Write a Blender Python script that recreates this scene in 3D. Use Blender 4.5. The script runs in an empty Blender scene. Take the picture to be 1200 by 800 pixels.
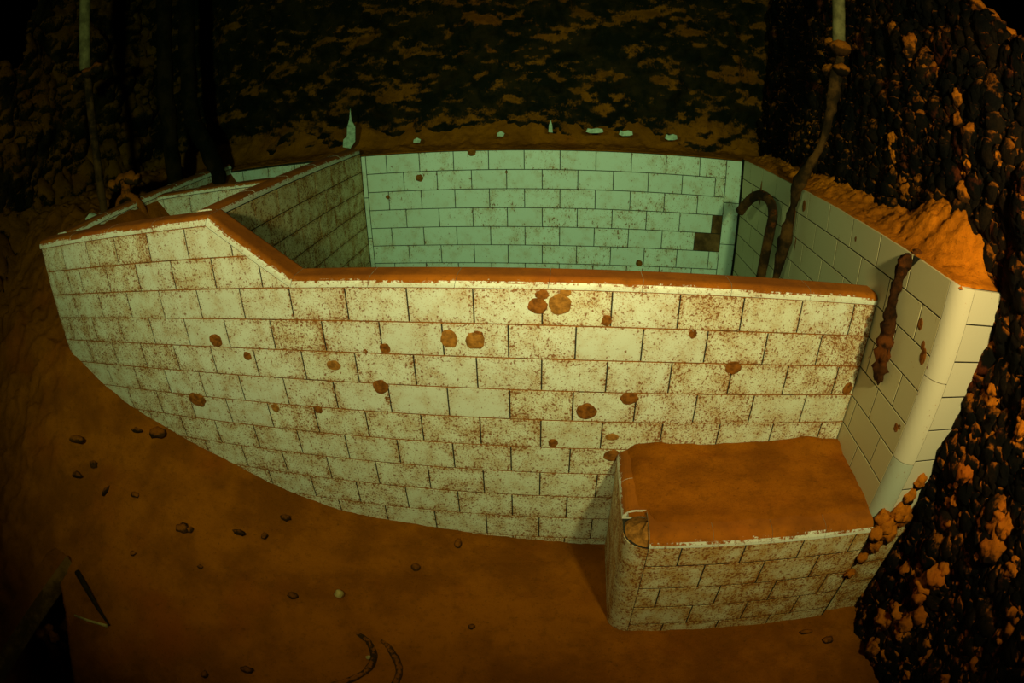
import bpy, bmesh, math, random
import numpy as np
from mathutils import Vector, Matrix

random.seed(7)
rng = np.random.default_rng(7)
scene = bpy.context.scene
C = scene.collection

# ------------------------------------------------------------------ camera
cam_data = bpy.data.cameras.new('camera')
cam_data.type = 'PANO'                      # the photograph was taken through a fisheye lens
cam_data.panorama_type = 'FISHEYE_EQUISOLID'
cam_data.fisheye_lens = 19.02
cam_data.fisheye_fov = math.pi
cam_data.sensor_fit = 'HORIZONTAL'
cam_data.sensor_width = 36.0
cam_data.sensor_height = 24.0
cam_data.clip_start = 0.01
cam = bpy.data.objects.new('camera', cam_data)
C.objects.link(cam)
yaw, pitch, roll = -0.104928, -0.472420, -0.019159
fw = Vector((math.sin(yaw) * math.cos(pitch), math.cos(yaw) * math.cos(pitch), math.sin(pitch)))
r0 = Vector((math.cos(yaw), -math.sin(yaw), 0))
u0 = r0.cross(fw)
rt = math.cos(roll) * r0 + math.sin(roll) * u0
up = -math.sin(roll) * r0 + math.cos(roll) * u0
M = Matrix((rt, up, -fw)).transposed().to_4x4()
M.translation = Vector((0.49582, -1.06960, 0.42344))
cam.matrix_world = M
scene.camera = cam

# ------------------------------------------------------------------ world: dark sea water that swallows red first
world = bpy.data.worlds.new('sea_water')
scene.world = world
world.use_nodes = True
wn = world.node_tree
for n in list(wn.nodes):
    wn.nodes.remove(n)
wo = wn.nodes.new('ShaderNodeOutputWorld')
bg = wn.nodes.new('ShaderNodeBackground')
bg.inputs[0].default_value = (0.01, 0.03, 0.05, 1)
bg.inputs[1].default_value = 0.05
ab = wn.nodes.new('ShaderNodeVolumeAbsorption')
ABS = (0.33, 0.10, 0.13)                    # absorption per metre
ab.inputs['Density'].default_value = 0.6
ab.inputs['Color'].default_value = tuple(1 - a / 0.6 for a in ABS) + (1,)
wn.links.new(bg.outputs[0], wo.inputs['Surface'])
wn.links.new(ab.outputs[0], wo.inputs['Volume'])

# ------------------------------------------------------------------ the diver's two strobes, held out beside the camera, plus an added fill spot
def spot_light(name, loc, target, power, colour, size, blend=1.0, radius=0.05):
    d = bpy.data.lights.new(name, 'SPOT')
    d.energy = power
    d.color = colour
    d.spot_size = math.radians(size)
    d.spot_blend = blend
    d.shadow_soft_size = radius
    o = bpy.data.objects.new(name, d)
    C.objects.link(o)
    o.location = loc
    o.rotation_euler = (Vector(target) - Vector(loc)).to_track_quat('-Z', 'Y').to_euler()
    return o

spot_light('strobe_right', (1.03, -1.18, 0.70), (1.14, 0.10, 0.10), 136, (1.0, 0.53, 0.24), 108)
spot_light('strobe_left', (-0.12, -1.22, 0.66), (-0.26, 0.50, 0.28), 122, (1.0, 0.57, 0.27), 130)
spot_light('back_wall_fill', (0.50, -1.12, 0.66), (0.42, 1.18, -0.02), 60, (1.0, 0.62, 0.34), 48)  # added fill that brightens the bath's back wall

vs = scene.view_settings
vs.view_transform = 'Standard'
vs.look = 'None'
vs.gamma = 1.0
vs.exposure = 0.0
vs.use_curve_mapping = False

# ------------------------------------------------------------------ helpers
_perm = rng.permutation(256)
_perm = np.concatenate([_perm, _perm, _perm])
_grad = rng.normal(size=(256, 3))
_grad /= np.linalg.norm(_grad, axis=1)[:, None]

def pnoise(P):
    """gradient noise, P (n,3) -> about -0.6..0.6"""
    P = np.asarray(P, float)
    i = np.floor(P).astype(int)
    f = P - i
    i &= 255
    w = f * f * f * (f * (f * 6 - 15) + 10)
    out = 0
    for dx in (0, 1):
        wx = w[:, 0] if dx else 1 - w[:, 0]
        for dy in (0, 1):
            wy = w[:, 1] if dy else 1 - w[:, 1]
            for dz in (0, 1):
                wz = w[:, 2] if dz else 1 - w[:, 2]
                h = _perm[(_perm[(_perm[(i[:, 0] + dx) & 255] + i[:, 1] + dy) & 255] + i[:, 2] + dz) & 255]
                g = _grad[h]
                d = f - np.array([dx, dy, dz])
                out = out + wx * wy * wz * (g * d).sum(1)
    return out

def fbm(P, scale, octaves=4, gain=0.5, seed=0.0):
    P = np.asarray(P, float) * scale + seed
    a, s, out = 1.0, 1.0, 0
    for k in range(octaves):
        out = out + a * pnoise(P * s + 17.3 * k)
        a *= gain
        s *= 2.03
    return out

def ridged(P, scale, octaves=3, seed=0.0):
    P = np.asarray(P, float) * scale + seed
    a, s, out = 1.0, 1.0, 0
    for k in range(octaves):
        out = out + a * (1 - 2.2 * np.abs(pnoise(P * s + 9.1 * k)))
        a *= 0.5
        s *= 2.1
    return out

def sstep(a, b, x):
    t = np.clip((x - a) / (b - a), 0, 1)
    return t * t * (3 - 2 * t)

def tag(o, label, cat, group=None, kind=None):
    o['label'] = label
    o['category'] = cat
    if group:
        o['group'] = group
    if kind:
        o['kind'] = kind
    return o

def mesh_data(name, verts, faces, mat, smooth=False):
    me = bpy.data.meshes.new(name)
    me.from_pydata([tuple(v) for v in verts], [], [tuple(int(i) for i in f) for f in faces])
    if smooth:
        me.polygons.foreach_set('use_smooth', [True] * len(me.polygons))
    me.materials.append(mat)
    me.update()
    return me

def link(name, me, parent=None, matrix=None):
    """an object whose world matrix is `matrix`, as a child of `parent`"""
    o = bpy.data.objects.new(name, me)
    C.objects.link(o)
    if matrix is not None:
        o.matrix_world = matrix
    if parent is not None:
        o.parent = parent
        o.matrix_parent_inverse = WORLD[parent.name].inverted()
    WORLD[o.name] = matrix.copy() if matrix is not None else Matrix.Identity(4)
    return o

WORLD = {}

def empty(name, loc):
    return link(name, None, None, Matrix.Translation(loc))

def obj(name, verts, faces, mat, parent=None, smooth=False, recalc=True):
    me = mesh_data(name, verts, faces, mat, smooth)
    if recalc:
        bm = bmesh.new()
        bm.from_mesh(me)
        bmesh.ops.recalc_face_normals(bm, faces=bm.faces)
        bm.to_mesh(me)
        bm.free()
    return link(name, me, parent)

def prism(poly, n0, n1, frame):
    """closed prism of a convex or simple polygon in a wall plane: frame = (origin, U, V, N)"""
    O, U, V, N = frame
    k = len(poly)
    vs_ = [O + U * u + V * v + N * n0 for u, v in poly] + [O + U * u + V * v + N * n1 for u, v in poly]
    fs = [list(range(k))[::-1], list(range(k, 2 * k))] + [[i, (i + 1) % k, k + (i + 1) % k, k + i] for i in range(k)]
    return vs_, fs

def join(parts):
    V, F = [], []
    for v, f in parts:
        b = len(V)
        V += list(v)
        F += [[i + b for i in q] for q in f]
    return V, F

def grid(nu, nv):
    F = []
    for i in range(nu - 1):
        for j in range(nv - 1):
            a = i * nv + j
            F.append((a, a + nv, a + nv + 1, a + 1))
    return F

def tube_mesh(points, radii, seg=10, noise_amp=0.0, noise_scale=30, closed_ends=True):
    P = [Vector(p) for p in points]
    n = len(P)
    V, F = [], []
    ref = Vector((0, 0, 1))
    prev = None
    for i, p in enumerate(P):
        t = (P[min(i + 1, n - 1)] - P[max(i - 1, 0)]).normalized()
        if prev is None:
            a = t.cross(ref)
            if a.length < 0.1:
                a = t.cross(Vector((1, 0, 0)))
            a.normalize()
        else:
            a = (prev - t * prev.dot(t)).normalized()
        prev = a
        b = t.cross(a)
        for k in range(seg):
            an = 2 * math.pi * k / seg
            V.append(p + (a * math.cos(an) + b * math.sin(an)) * radii[i])
    for i in range(n - 1):
        for k in range(seg):
            q = (k + 1) % seg
            F.append((i * seg + k, i * seg + q, (i + 1) * seg + q, (i + 1) * seg + k))
    if closed_ends:
        F.append(tuple(range(seg))[::-1])
        F.append(tuple((n - 1) * seg + k for k in range(seg)))
    if noise_amp:
        A = np.array([tuple(v) for v in V])
        c = np.repeat(np.array([tuple(p) for p in P]), seg, axis=0)
        d = A - c
        A = c + d * (1 + noise_amp * fbm(A, noise_scale, 3))[:, None]
        V = [Vector(v) for v in A]
    return V, F

def resample(pts, n):
    """Catmull-Rom through points"""
    P = [Vector(p) for p in pts]
    out = []
    m = len(P) - 1
    for i in range(n):
        t = i / (n - 1) * m
        k = min(int(t), m - 1)
        f = t - k
        p0, p1, p2, p3 = P[max(k - 1, 0)], P[k], P[k + 1], P[min(k + 2, m)]
        out.append(0.5 * ((2 * p1) + (p2 - p0) * f + (2 * p0 - 5 * p1 + 4 * p2 - p3) * f * f + (3 * p1 - p0 - 3 * p2 + p3) * f ** 3))
    return out

# ------------------------------------------------------------------ materials
def new_mat(name):
    m = bpy.data.materials.new(name)
    m.use_nodes = True
    nt = m.node_tree
    b = nt.nodes['Principled BSDF']
    return m, nt, b

def node(nt, t, **kw):
    n = nt.nodes.new(t)
    for k, v in kw.items():
        setattr(n, k, v)
    return n

def tex_noise(nt, vec, scale, detail=4, rough=0.55, dist=0.0):
    n = node(nt, 'ShaderNodeTexNoise')
    n.inputs['Scale'].default_value = scale
    n.inputs['Detail'].default_value = detail
    n.inputs['Roughness'].default_value = rough
    n.inputs['Distortion'].default_value = dist
    nt.links.new(vec, n.inputs['Vector'])
    return n.outputs['Fac']

def maprange(nt, val, a, b, c=0.0, d=1.0, smooth=True):
    n = node(nt, 'ShaderNodeMapRange')
    n.interpolation_type = 'SMOOTHSTEP' if smooth else 'LINEAR'
    for k, v in enumerate((val, a, b, c, d)):
        if isinstance(v, (int, float)):
            n.inputs[k].default_value = v
        else:
            nt.links.new(v, n.inputs[k])
    return n.outputs[0]

def math_(nt, op, a, b=None, clamp=False):
    n = node(nt, 'ShaderNodeMath', operation=op)
    n.use_clamp = clamp
    for k, v in enumerate((a, b)):
        if v is None:
            continue
        if isinstance(v, (int, float)):
            n.inputs[k].default_value = v
        else:
            nt.links.new(v, n.inputs[k])
    return n.outputs[0]

def mixc(nt, fac, a, b):
    n = node(nt, 'ShaderNodeMix', data_type='RGBA')
    for sock, v in ((n.inputs['Factor'], fac), (n.inputs[6], a), (n.inputs[7], b)):
        if isinstance(v, (int, float)):
            sock.default_value = v
        elif isinstance(v, tuple):
            sock.default_value = v + (1,) if len(v) == 3 else v
        else:
            nt.links.new(v, sock)
    return n.outputs[2]

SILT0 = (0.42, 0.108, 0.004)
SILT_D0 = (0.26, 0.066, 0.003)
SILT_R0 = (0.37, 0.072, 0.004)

def position(nt):
    return node(nt, 'ShaderNodeNewGeometry').outputs['Position']

def normal_z(nt):
    g = node(nt, 'ShaderNodeNewGeometry')
    s = node(nt, 'ShaderNodeSeparateXYZ')
    nt.links.new(g.outputs['Normal'], s.inputs[0])
    return s.outputs['Z']

def bump(nt, b, h, strength=0.3, dist=0.004):
    n = node(nt, 'ShaderNodeBump')
    n.inputs['Strength'].default_value = strength
    n.inputs['Distance'].default_value = dist
    nt.links.new(h, n.inputs['Height'])
    nt.links.new(n.outputs[0], b.inputs['Normal'])

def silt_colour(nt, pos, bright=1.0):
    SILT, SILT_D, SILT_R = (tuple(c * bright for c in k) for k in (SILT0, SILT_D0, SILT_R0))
    a = tex_noise(nt, pos, 7, 5, 0.6)
    c = mixc(nt, maprange(nt, a, 0.35, 0.65), SILT_D, SILT)
    r = tex_noise(nt, pos, 3.1, 3, 0.5)
    c = mixc(nt, maprange(nt, r, 0.52, 0.75, 0, 0.8), c, SILT_R)
    k = tex_noise(nt, pos, 38, 5, 0.7)
    c = mixc(nt, maprange(nt, k, 0.50, 0.72, 0, 0.55), c, (0.20, 0.055, 0.003))
    g = tex_noise(nt, pos, 150, 3, 0.6)
    return mixc(nt, maprange(nt, g, 0.58, 0.74, 0, 0.55), c, (0.11, 0.034, 0.003))

def mat_silt(name='silt', bright=1.0):
    m, nt, b = new_mat(name)
    p = position(nt)
    nt.links.new(silt_colour(nt, p, bright), b.inputs['Base Color'])
    b.inputs['Roughness'].default_value = 1.0
    b.inputs['Specular IOR Level'].default_value = 0.05
    bump(nt, b, tex_noise(nt, p, 60, 7, 0.75), 0.8, 0.008)
    return m

def mat_tile(name, base, density, var, stain, silt_top=False, streak=1.0, edge=0.05):
    """glazed ceramic flecked with rust: every tile takes its own share of flecks"""
    m, nt, b = new_mat(name)
    p = position(nt)
    rnd = node(nt, 'ShaderNodeObjectInfo').outputs['Random']
    mp = node(nt, 'ShaderNodeMapping')
    mp.inputs['Scale'].default_value = (1, 1, streak)
    nt.links.new(p, mp.inputs[0])
    q = mp.outputs[0]
    low = tex_noise(nt, p, 4.5, 3, 0.5)
    mid = tex_noise(nt, p, 20, 5, 0.65)
    # rust creeps in from the joints
    gen = node(nt, 'ShaderNodeSeparateXYZ')
    nt.links.new(node(nt, 'ShaderNodeTexCoord').outputs['Generated'], gen.inputs[0])
    ex = math_(nt, 'ABSOLUTE', math_(nt, 'SUBTRACT', gen.outputs['X'], 0.5))
    ey = math_(nt, 'ABSOLUTE', math_(nt, 'SUBTRACT', gen.outputs['Y'], 0.5))
    ed = math_(nt, 'MAXIMUM', maprange(nt, ex, 0.38, 0.5), maprange(nt, ey, 0.30, 0.5))
    dens = math_(nt, 'ADD', math_(nt, 'MULTIPLY', math_(nt, 'SUBTRACT', rnd, 0.5), var),
                 math_(nt, 'ADD', math_(nt, 'MULTIPLY', math_(nt, 'SUBTRACT', low, 0.5), 0.16),
                       math_(nt, 'MULTIPLY', math_(nt, 'SUBTRACT', mid, 0.5), 0.26)))
    dens = math_(nt, 'ADD', math_(nt, 'ADD', dens, density), math_(nt, 'MULTIPLY', ed, edge))
    fl = tex_noise(nt, q, 270, 3, 0.6, 0.4)
    fl2 = tex_noise(nt, q, 135, 3, 0.55, 0.4)
    v = math_(nt, 'ADD', fl, dens)
    v2 = math_(nt, 'ADD', fl2, dens)
    f1 = maprange(nt, v, 0.57, 0.68)
    f2 = maprange(nt, v2, 0.61, 0.69)
    wash = maprange(nt, math_(nt, 'ADD', mid, math_(nt, 'MULTIPLY', dens, 1.3)), 0.36, 0.85, 0, stain)
    shade = mixc(nt, rnd, tuple(c * 0.90 for c in base), base)
    c = mixc(nt, wash, shade, (0.52, 0.25, 0.035))
    c = mixc(nt, math_(nt, 'MULTIPLY', f1, 0.70), c, (0.42, 0.140, 0.012))
    c = mixc(nt, math_(nt, 'MULTIPLY', f2, 0.85), c, (0.25, 0.066, 0.007))
    rough = maprange(nt, v, 0.5, 0.7, 0.4, 0.95)
    if silt_top:
        nz = normal_z(nt)
        e = math_(nt, 'ADD', nz, math_(nt, 'MULTIPLY', math_(nt, 'SUBTRACT', tex_noise(nt, p, 75, 5, 0.75), 0.5), 1.3))
        e = math_(nt, 'ADD', e, math_(nt, 'MULTIPLY', math_(nt, 'SUBTRACT', tex_noise(nt, p, 9, 3, 0.5), 0.5), 0.9))
        s = maprange(nt, e, silt_top - 0.06, silt_top + 0.06)
        c = mixc(nt, s, c, silt_colour(nt, p))
        rough = math_(nt, 'MAXIMUM', rough, s)
    nt.links.new(c, b.inputs['Base Color'])
    nt.links.new(rough, b.inputs['Roughness'])
    b.inputs['Specular IOR Level'].default_value = 0.2
    bump(nt, b, v2, 0.10, 0.002)
    return m

def mat_plain(name, colour, rough=0.9, var=0.35, scale=40, spec=0.15):
    m, nt, b = new_mat(name)
    p = position(nt)
    n = tex_noise(nt, p, scale, 5, 0.65)
    c = mixc(nt, maprange(nt, n, 0.3, 0.7), tuple(x * (1 - var) for x in colour), tuple(min(1, x * (1 + var)) for x in colour))
    nt.links.new(c, b.inputs['Base Color'])
    b.inputs['Roughness'].default_value = rough
    b.inputs['Specular IOR Level'].default_value = spec
    bump(nt, b, n, 0.4, 0.003)
    return m

def mat_rust(name, dark, mid, red, silt_at, redness=0.62, silt_soft=0.12, bright=1.0):
    """corroded steel; silt has settled on whatever faces up"""
    m, nt, b = new_mat(name)
    p = position(nt)
    n1 = tex_noise(nt, p, 11, 6, 0.65)
    n2 = tex_noise(nt, p, 45, 5, 0.65)
    n3 = tex_noise(nt, p, 8, 3, 0.55, 0.5)
    c = mixc(nt, maprange(nt, n1, 0.42, 0.62), dark, mid)
    c = mixc(nt, maprange(nt, math_(nt, 'ADD', math_(nt, 'MULTIPLY', n3, 0.7), math_(nt, 'MULTIPLY', n2, 0.3)), redness, redness + 0.09), c, red)
    nz = normal_z(nt)
    n0 = tex_noise(nt, p, 3.6, 3, 0.5)
    n4 = tex_noise(nt, p, 110, 3, 0.6)
    e = math_(nt, 'ADD', nz, math_(nt, 'MULTIPLY', math_(nt, 'SUBTRACT', n2, 0.5), 1.1))
    e = math_(nt, 'ADD', e, math_(nt, 'MULTIPLY', math_(nt, 'SUBTRACT', n1, 0.5), 1.0))
    e = math_(nt, 'ADD', e, math_(nt, 'MULTIPLY', math_(nt, 'SUBTRACT', n0, 0.5), 1.3))
    e = math_(nt, 'ADD', e, math_(nt, 'MULTIPLY', math_(nt, 'SUBTRACT', n4, 0.5), 0.9))
    s = maprange(nt, e, silt_at - silt_soft, silt_at + silt_soft)
    c = mixc(nt, s, c, silt_colour(nt, p, bright))
    nt.links.new(c, b.inputs['Base Color'])
    b.inputs['Roughness'].default_value = 0.95
    b.inputs['Specular IOR Level'].default_value = 0.1
    bump(nt, b, tex_noise(nt, p, 75, 8, 0.78), 0.9, 0.010)
    return m

WHITE = (0.84, 0.82, 0.74)
SILT_M = mat_silt()
SILT_LIT = mat_silt('silt_painted_lit', 1.7)  # same silt, with stronger light on the mound painted into its colour
TILE = mat_tile('glazed_tile_rust_flecked', (0.85, 0.80, 0.66), 0.017, 0.045, 0.50)
TILE_LOW = mat_tile('glazed_tile_heavily_flecked', (0.87, 0.81, 0.63), 0.050, 0.05, 0.55)
TILE_IN = mat_tile('glazed_tile_lightly_flecked', (0.84, 0.84, 0.74), -0.035, 0.07, 0.45, streak=0.5, edge=0.03)
TILE_DIV = mat_tile('glazed_tile_brown_filmed', (0.86, 0.68, 0.40), 0.060, 0.05, 0.75)
TILE_CLEAN = mat_tile('glazed_tile_clean', (0.68, 0.54, 0.32), -0.13, 0.05, 0.12, streak=0.4)
BULLNOSE = mat_tile('glazed_bullnose', (0.70, 0.59, 0.44), -0.12, 0.03, 0.06)
BULL_LOW = mat_tile('glazed_bullnose_greyer', (0.50, 0.50, 0.40), -0.08, 0.03, 0.10)  # darker, greyer tone for one lower bullnose piece
COPING = mat_tile('glazed_coping_under_silt', (0.85, 0.81, 0.68), 0.0, 0.03, 0.4, silt_top=0.40, edge=0.0)
STEP_T = mat_tile('glazed_step_tile', (0.76, 0.62, 0.38), 0.080, 0.04, 0.80)
BROWN_T = mat_plain('brown_stripped_tile', (0.16, 0.07, 0.025), 0.9, 0.6, 14)
GROUT = mat_plain('dark_grout', (0.035, 0.028, 0.018), 1.0, 0.5, 60)
def mat_bed_joints():
    m, nt, b = new_mat('grout_with_rusty_bed_joints')
    p = position(nt)
    sp = node(nt, 'ShaderNodeSeparateXYZ')
    nt.links.new(p, sp.inputs[0])
    fr = math_(nt, 'FRACT', math_(nt, 'ADD', math_(nt, 'DIVIDE', sp.outputs['Z'], 0.08456), 100.5))
    near = maprange(nt, math_(nt, 'ABSOLUTE', math_(nt, 'SUBTRACT', fr, 0.5)), 0.025, 0.04, 1, 0)
    n = tex_noise(nt, p, 18, 4, 0.6)
    f = math_(nt, 'MULTIPLY', near, maprange(nt, n, 0.30, 0.55, 0.15, 1.0))
    nt.links.new(mixc(nt, f, (0.035, 0.028, 0.018), (0.34, 0.105, 0.012)), b.inputs['Base Color'])
    b.inputs['Roughness'].default_value = 1.0
    b.inputs['Specular IOR Level'].default_value = 0.05
    return m
GROUT_F = mat_bed_joints()
SCAB = mat_plain('rust_scab', (0.25, 0.075, 0.010), 1.0, 0.5, 70)
SCAB_P = mat_plain('pale_rust_scab', (0.36, 0.135, 0.022), 1.0, 0.45, 70)
RUST_R = mat_rust('hull_rust', (0.005, 0.004, 0.003), (0.020, 0.010, 0.004), (0.12, 0.022, 0.005), 0.62, 0.57, 0.25, 1.3)  # silt colour raised to stand in for light on the hull side
RUST_N = mat_rust('rusticle_crust', (0.016, 0.008, 0.004), (0.09, 0.030, 0.006), (0.26, 0.045, 0.006), -0.12, 0.57, 0.30, 1.7)  # silt on the rusticles brightened in place of more strobe light
RUST_B = mat_rust('bulkhead_rust', (0.011, 0.009, 0.005), (0.036, 0.018, 0.006), (0.09, 0.02, 0.006), 0.36, 0.64, 0.25)
RUST_L = mat_rust('shell_plate_rust', (0.012, 0.008, 0.004), (0.06, 0.026, 0.007), (0.10, 0.025, 0.006), 0.08, 0.62, 0.25)
PIPE_M = mat_rust('pipe_rust', (0.03, 0.015, 0.006), (0.14, 0.055, 0.014), (0.22, 0.05, 0.008), 0.80, 0.60)
DARK_PIPE = mat_rust('dark_pipe_rust', (0.008, 0.006, 0.003), (0.03, 0.014, 0.005), (0.06, 0.016, 0.005), 0.75, 0.64)
PALE_PIPE = mat_plain('pale_lead_pipe', (0.22, 0.16, 0.07), 0.9, 0.4, 25)
PALE = mat_plain('pale_flake', (0.50, 0.54, 0.40), 0.8, 0.3, 60)
RUBBER = mat_rust('silted_rubber', (0.06, 0.024, 0.005), (0.14, 0.045, 0.006), (0.10, 0.03, 0.005), 0.80, 0.62)
DARKWOOD = mat_plain('dark_splinter', (0.03, 0.014, 0.006), 0.9, 0.4, 50)
STONE = mat_rust('silted_fragment', (0.035, 0.014, 0.004), (0.11, 0.036, 0.005), (0.10, 0.02, 0.004), 0.70, 0.62, 0.3)
SHELL = mat_plain('pale_shell', (0.50, 0.33, 0.10), 0.7, 0.3, 60)

# ================================================================== SETTING
# ---------------------------------------------------------------- floor
BX = [-2.6, -1.6, -1.18, -0.95, -0.647, -0.40, -0.151, 0.247, 0.598, 1.6]
BZ = [-0.02, -0.10, -0.215, -0.397, -0.53, -0.64, -0.724, -0.758, -0.786, -0.80]

PIT = [(-0.997, -0.548), (-1.073, -1.0), (-1.03, -1.25), (-0.62, -1.25), (-0.72, -0.884), (-0.854, -0.703)]
def in_pit(x, y):
    """signed distance into the convex-ish pit outline (positive inside)"""
    d = np.full(np.shape(x), 9.0)
    n = len(PIT)
    for i in range(n):
        (ax, ay), (bx_, by_) = PIT[i], PIT[(i + 1) % n]
        ex, ey = bx_ - ax, by_ - ay
        L = math.hypot(ex, ey)
        d = np.minimum(d, (ex * (y - ay) - ey * (x - ax)) / L)
    return d

def floor_height(x, y):
    x = np.atleast_1d(np.asarray(x, float))
    y = np.atleast_1d(np.asarray(y, float))
    b = np.interp(x, BX, BZ)
    g = np.where(y < 0, np.exp(np.minimum(y, 0) * 1.5), 1.0)
    z = -0.80 + (b + 0.80) * g
    left = sstep(-1.12, -1.30, x)
    z = z + left * 0.30 * sstep(-0.05, 0.55, y)
    P = np.stack([x, y, 0 * x], 1)
    rough = sstep(-0.7, -1.5, x)
    z = z + 0.010 * fbm(P, 5, 4) + (0.006 + 0.03 * rough) * fbm(P, 16, 4) * (0.5 + 0.5 * rough)
    z = z + 0.004 * fbm(P, 38, 3, 0.6, seed=7) + 0.006 * np.maximum(fbm(P, 11, 3, seed=9), 0)
    z = z + (0.05 * rough) * np.maximum(fbm(P, 7, 3, seed=3.3), 0)
    z = np.where((x > -1.14) & (y > 0.03), np.minimum(z, -0.76), z)
    z = z - 0.55 * sstep(0.0, 0.03, in_pit(x, y))
    return z

nx, ny = 440, 330
gx, gy = np.meshgrid(np.linspace(-2.6, 1.5, nx), np.linspace(-1.5, 1.45, ny), indexing='ij')
fz = floor_height(gx.ravel(), gy.ravel())
fl = obj('floor', np.stack([gx.ravel(), gy.ravel(), fz], 1), grid(nx, ny), SILT_M, smooth=True, recalc=False)
tag(fl, 'orange brown silt floor drifted up against the tiled bath', 'floor', kind='structure')

# ---------------------------------------------------------------- rusted steel walls
def rust_wall(name, mat, nu, nv, urange, vrange, to_world, keep=None, thick=0.03):
    U, V = np.meshgrid(np.linspace(*urange, nu), np.linspace(*vrange, nv), indexing='ij')
    U, V = U.ravel(), V.ravel()
    W = to_world(U, V)
    F = grid(nu, nv)
    if keep is not None:
        k = keep(U, V)
        F = [f for f in F if all(k[i] for i in f)]
        used = sorted({i for f in F for i in f})
        idx = {o: i for i, o in enumerate(used)}
        W = W[used]
        F = [tuple(idx[i] for i in f) for f in F]
    me = mesh_data(name, W, F, mat, True)
    o = link(name, me)
    s = o.modifiers.new('plate', 'SOLIDIFY')
    s.thickness = thick
    s.offset = -1
    return o

def right_disp(y, z):
    P = np.stack([0 * y, y, z * 0.7], 1)
    Q = np.stack([0 * y, y, z * 0.35], 1)
    d = 0.045 * fbm(P, 3.2, 4, 0.55) + 0.006 * ridged(Q, 5, 2, 2.0) + 0.030 * np.abs(fbm(P, 9, 3, 0.6, seed=5)) + 0.020 * fbm(P, 24, 4, 0.75, seed=8)
    return d

def right_x(y, z):
    base = 1.44 + 0.05 * sstep(0.0, 1.0, z) - 0.02 * sstep(-0.3, -0.9, y)
    d = right_disp(y, z)
    near = sstep(-0.45, -0.25, y) * sstep(0.25, 0.1, z)
    return base - np.clip(d, -0.02, 0.10 - 0.02 * near)

def right_keep(y, z):
    P = np.stack([0 * y, y, z], 1)
    return z < 0.80 + 0.60 * (np.minimum(y, 0.3) + 0.06) + 0.035 * fbm(P, 9, 3) + np.where(y > 0.0, 2.0 * y, 0)

wr = rust_wall('wall_right', RUST_R, 520, 380, (-1.25, 1.55), (-0.95, 1.15),
               lambda u, v: np.stack([right_x(u, v), u, v], 1), right_keep)
tag(wr, 'dark corroded steel hull side crusted with rusticles', 'wall', kind='structure')

def back_y(x, z):
    P = np.stack([x, 0 * x, z * 1.25], 1)
    d = 0.05 * fbm(P, 3.0, 4, 0.55) + 0.10 * np.maximum(fbm(P, 5.0, 4, 0.5, seed=4), -0.05) + 0.030 * np.maximum(fbm(P, 13, 4, 0.55, seed=14), 0) + 0.010 * fbm(P, 40, 3, seed=6)
    d = d + 0.05 * sstep(0.34, 0.16, z)
    rec = sstep(-1.2, -1.5, x)
    return 1.43 - d + 0.12 * rec

wb = rust_wall('wall_back', RUST_B, 380, 150, (-2.6, 1.56), (-0.2, 1.35),
               lambda u, v: np.stack([u, back_y(u, v), v], 1))
tag(wb, 'dark pitted steel bulkhead with silt on its lumps behind the bath', 'wall', kind='structure')

def left_x(y, z):
    P = np.stack([0 * y, y * 1.2, z], 1)
    d = 0.12 * fbm(P, 2.0, 4, 0.55) + 0.07 * np.maximum(fbm(P, 6, 3, seed=4), -0.05) + 0.025 * fbm(P, 22, 3, seed=6) + 0.03 * ridged(P, 4, 2, 1.0)
    return -2.02 + d + 0.30 * sstep(0.3, -0.3, z)

wl = rust_wall('wall_left', RUST_L, 220, 190, (-1.5, 1.6), (-0.95, 1.5),
               lambda u, v: np.stack([left_x(u, v), u, v], 1)[:, :],
               lambda y, z: z < 1.02 + 0.5 * (y - 0.42) + 0.05 * np.sin(y * 23) + np.where(y > 0.5, 2 * (y - 0.5), 0))
wl.data.flip_normals()
tag(wl, 'dim crumbling steel side wall beyond the far end of the bath', 'wall', kind='structure')

# silt ledge behind the top edge of the bath's back wall: a part of the bulkhead
nx, ny = 420, 40
gx, gy = np.meshgrid(np.linspace(-1.9, 1.40, nx), np.linspace(0, 1, ny), indexing='ij')
gx, t = gx.ravel(), gy.ravel()
y0 = 1.198 + 0.012 * (gx + 0.277)
yy = y0 + t * 0.25
P = np.stack([gx, yy, 0 * gx], 1)
zz = 0.158 + 0.03 * t + 0.035 * t * np.maximum(fbm(P, 7, 4, seed=2), -0.1) * 2 + 0.008 * fbm(P, 30, 3) * np.minimum(t * 6, 1) + 0.09 * sstep(0.45, 1, t)
zz = zz - 0.03 * (t < 0.001) 
ledge = obj('silt_ledge', np.stack([gx, yy, zz], 1), grid(nx, ny), SILT_M, wb, smooth=True, recalc=False)

# ---------------------------------------------------------------- rusticles on the hull side
bm = bmesh.new()
bmesh.ops.create_icosphere(bm, subdivisions=2, radius=1)
ICO_V = np.array([v.co[:] for v in bm.verts])
ICO_F = [tuple(v.index for v in f.verts) for f in bm.faces]
bm.free()
bm = bmesh.new()
bmesh.ops.create_icosphere(bm, subdivisions=3, radius=1)
ICO3_V = np.array([v.co[:] for v in bm.verts])
ICO3_F = [tuple(v.index for v in f.verts) for f in bm.faces]
bm.free()

def blob(V, sx, sy, sz, seed, drip=0.35, amp=0.35):
    A = V * (1 + amp * fbm(V, 1.6, 3, seed=seed))[:, None]
    taper = 1 - drip * np.clip(-A[:, 2], 0, 1.2)          # narrower towards the hanging tip
    A = np.stack([A[:, 0] * taper * sx, A[:, 1] * taper * sy, A[:, 2] * sz], 1)
    return A

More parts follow.
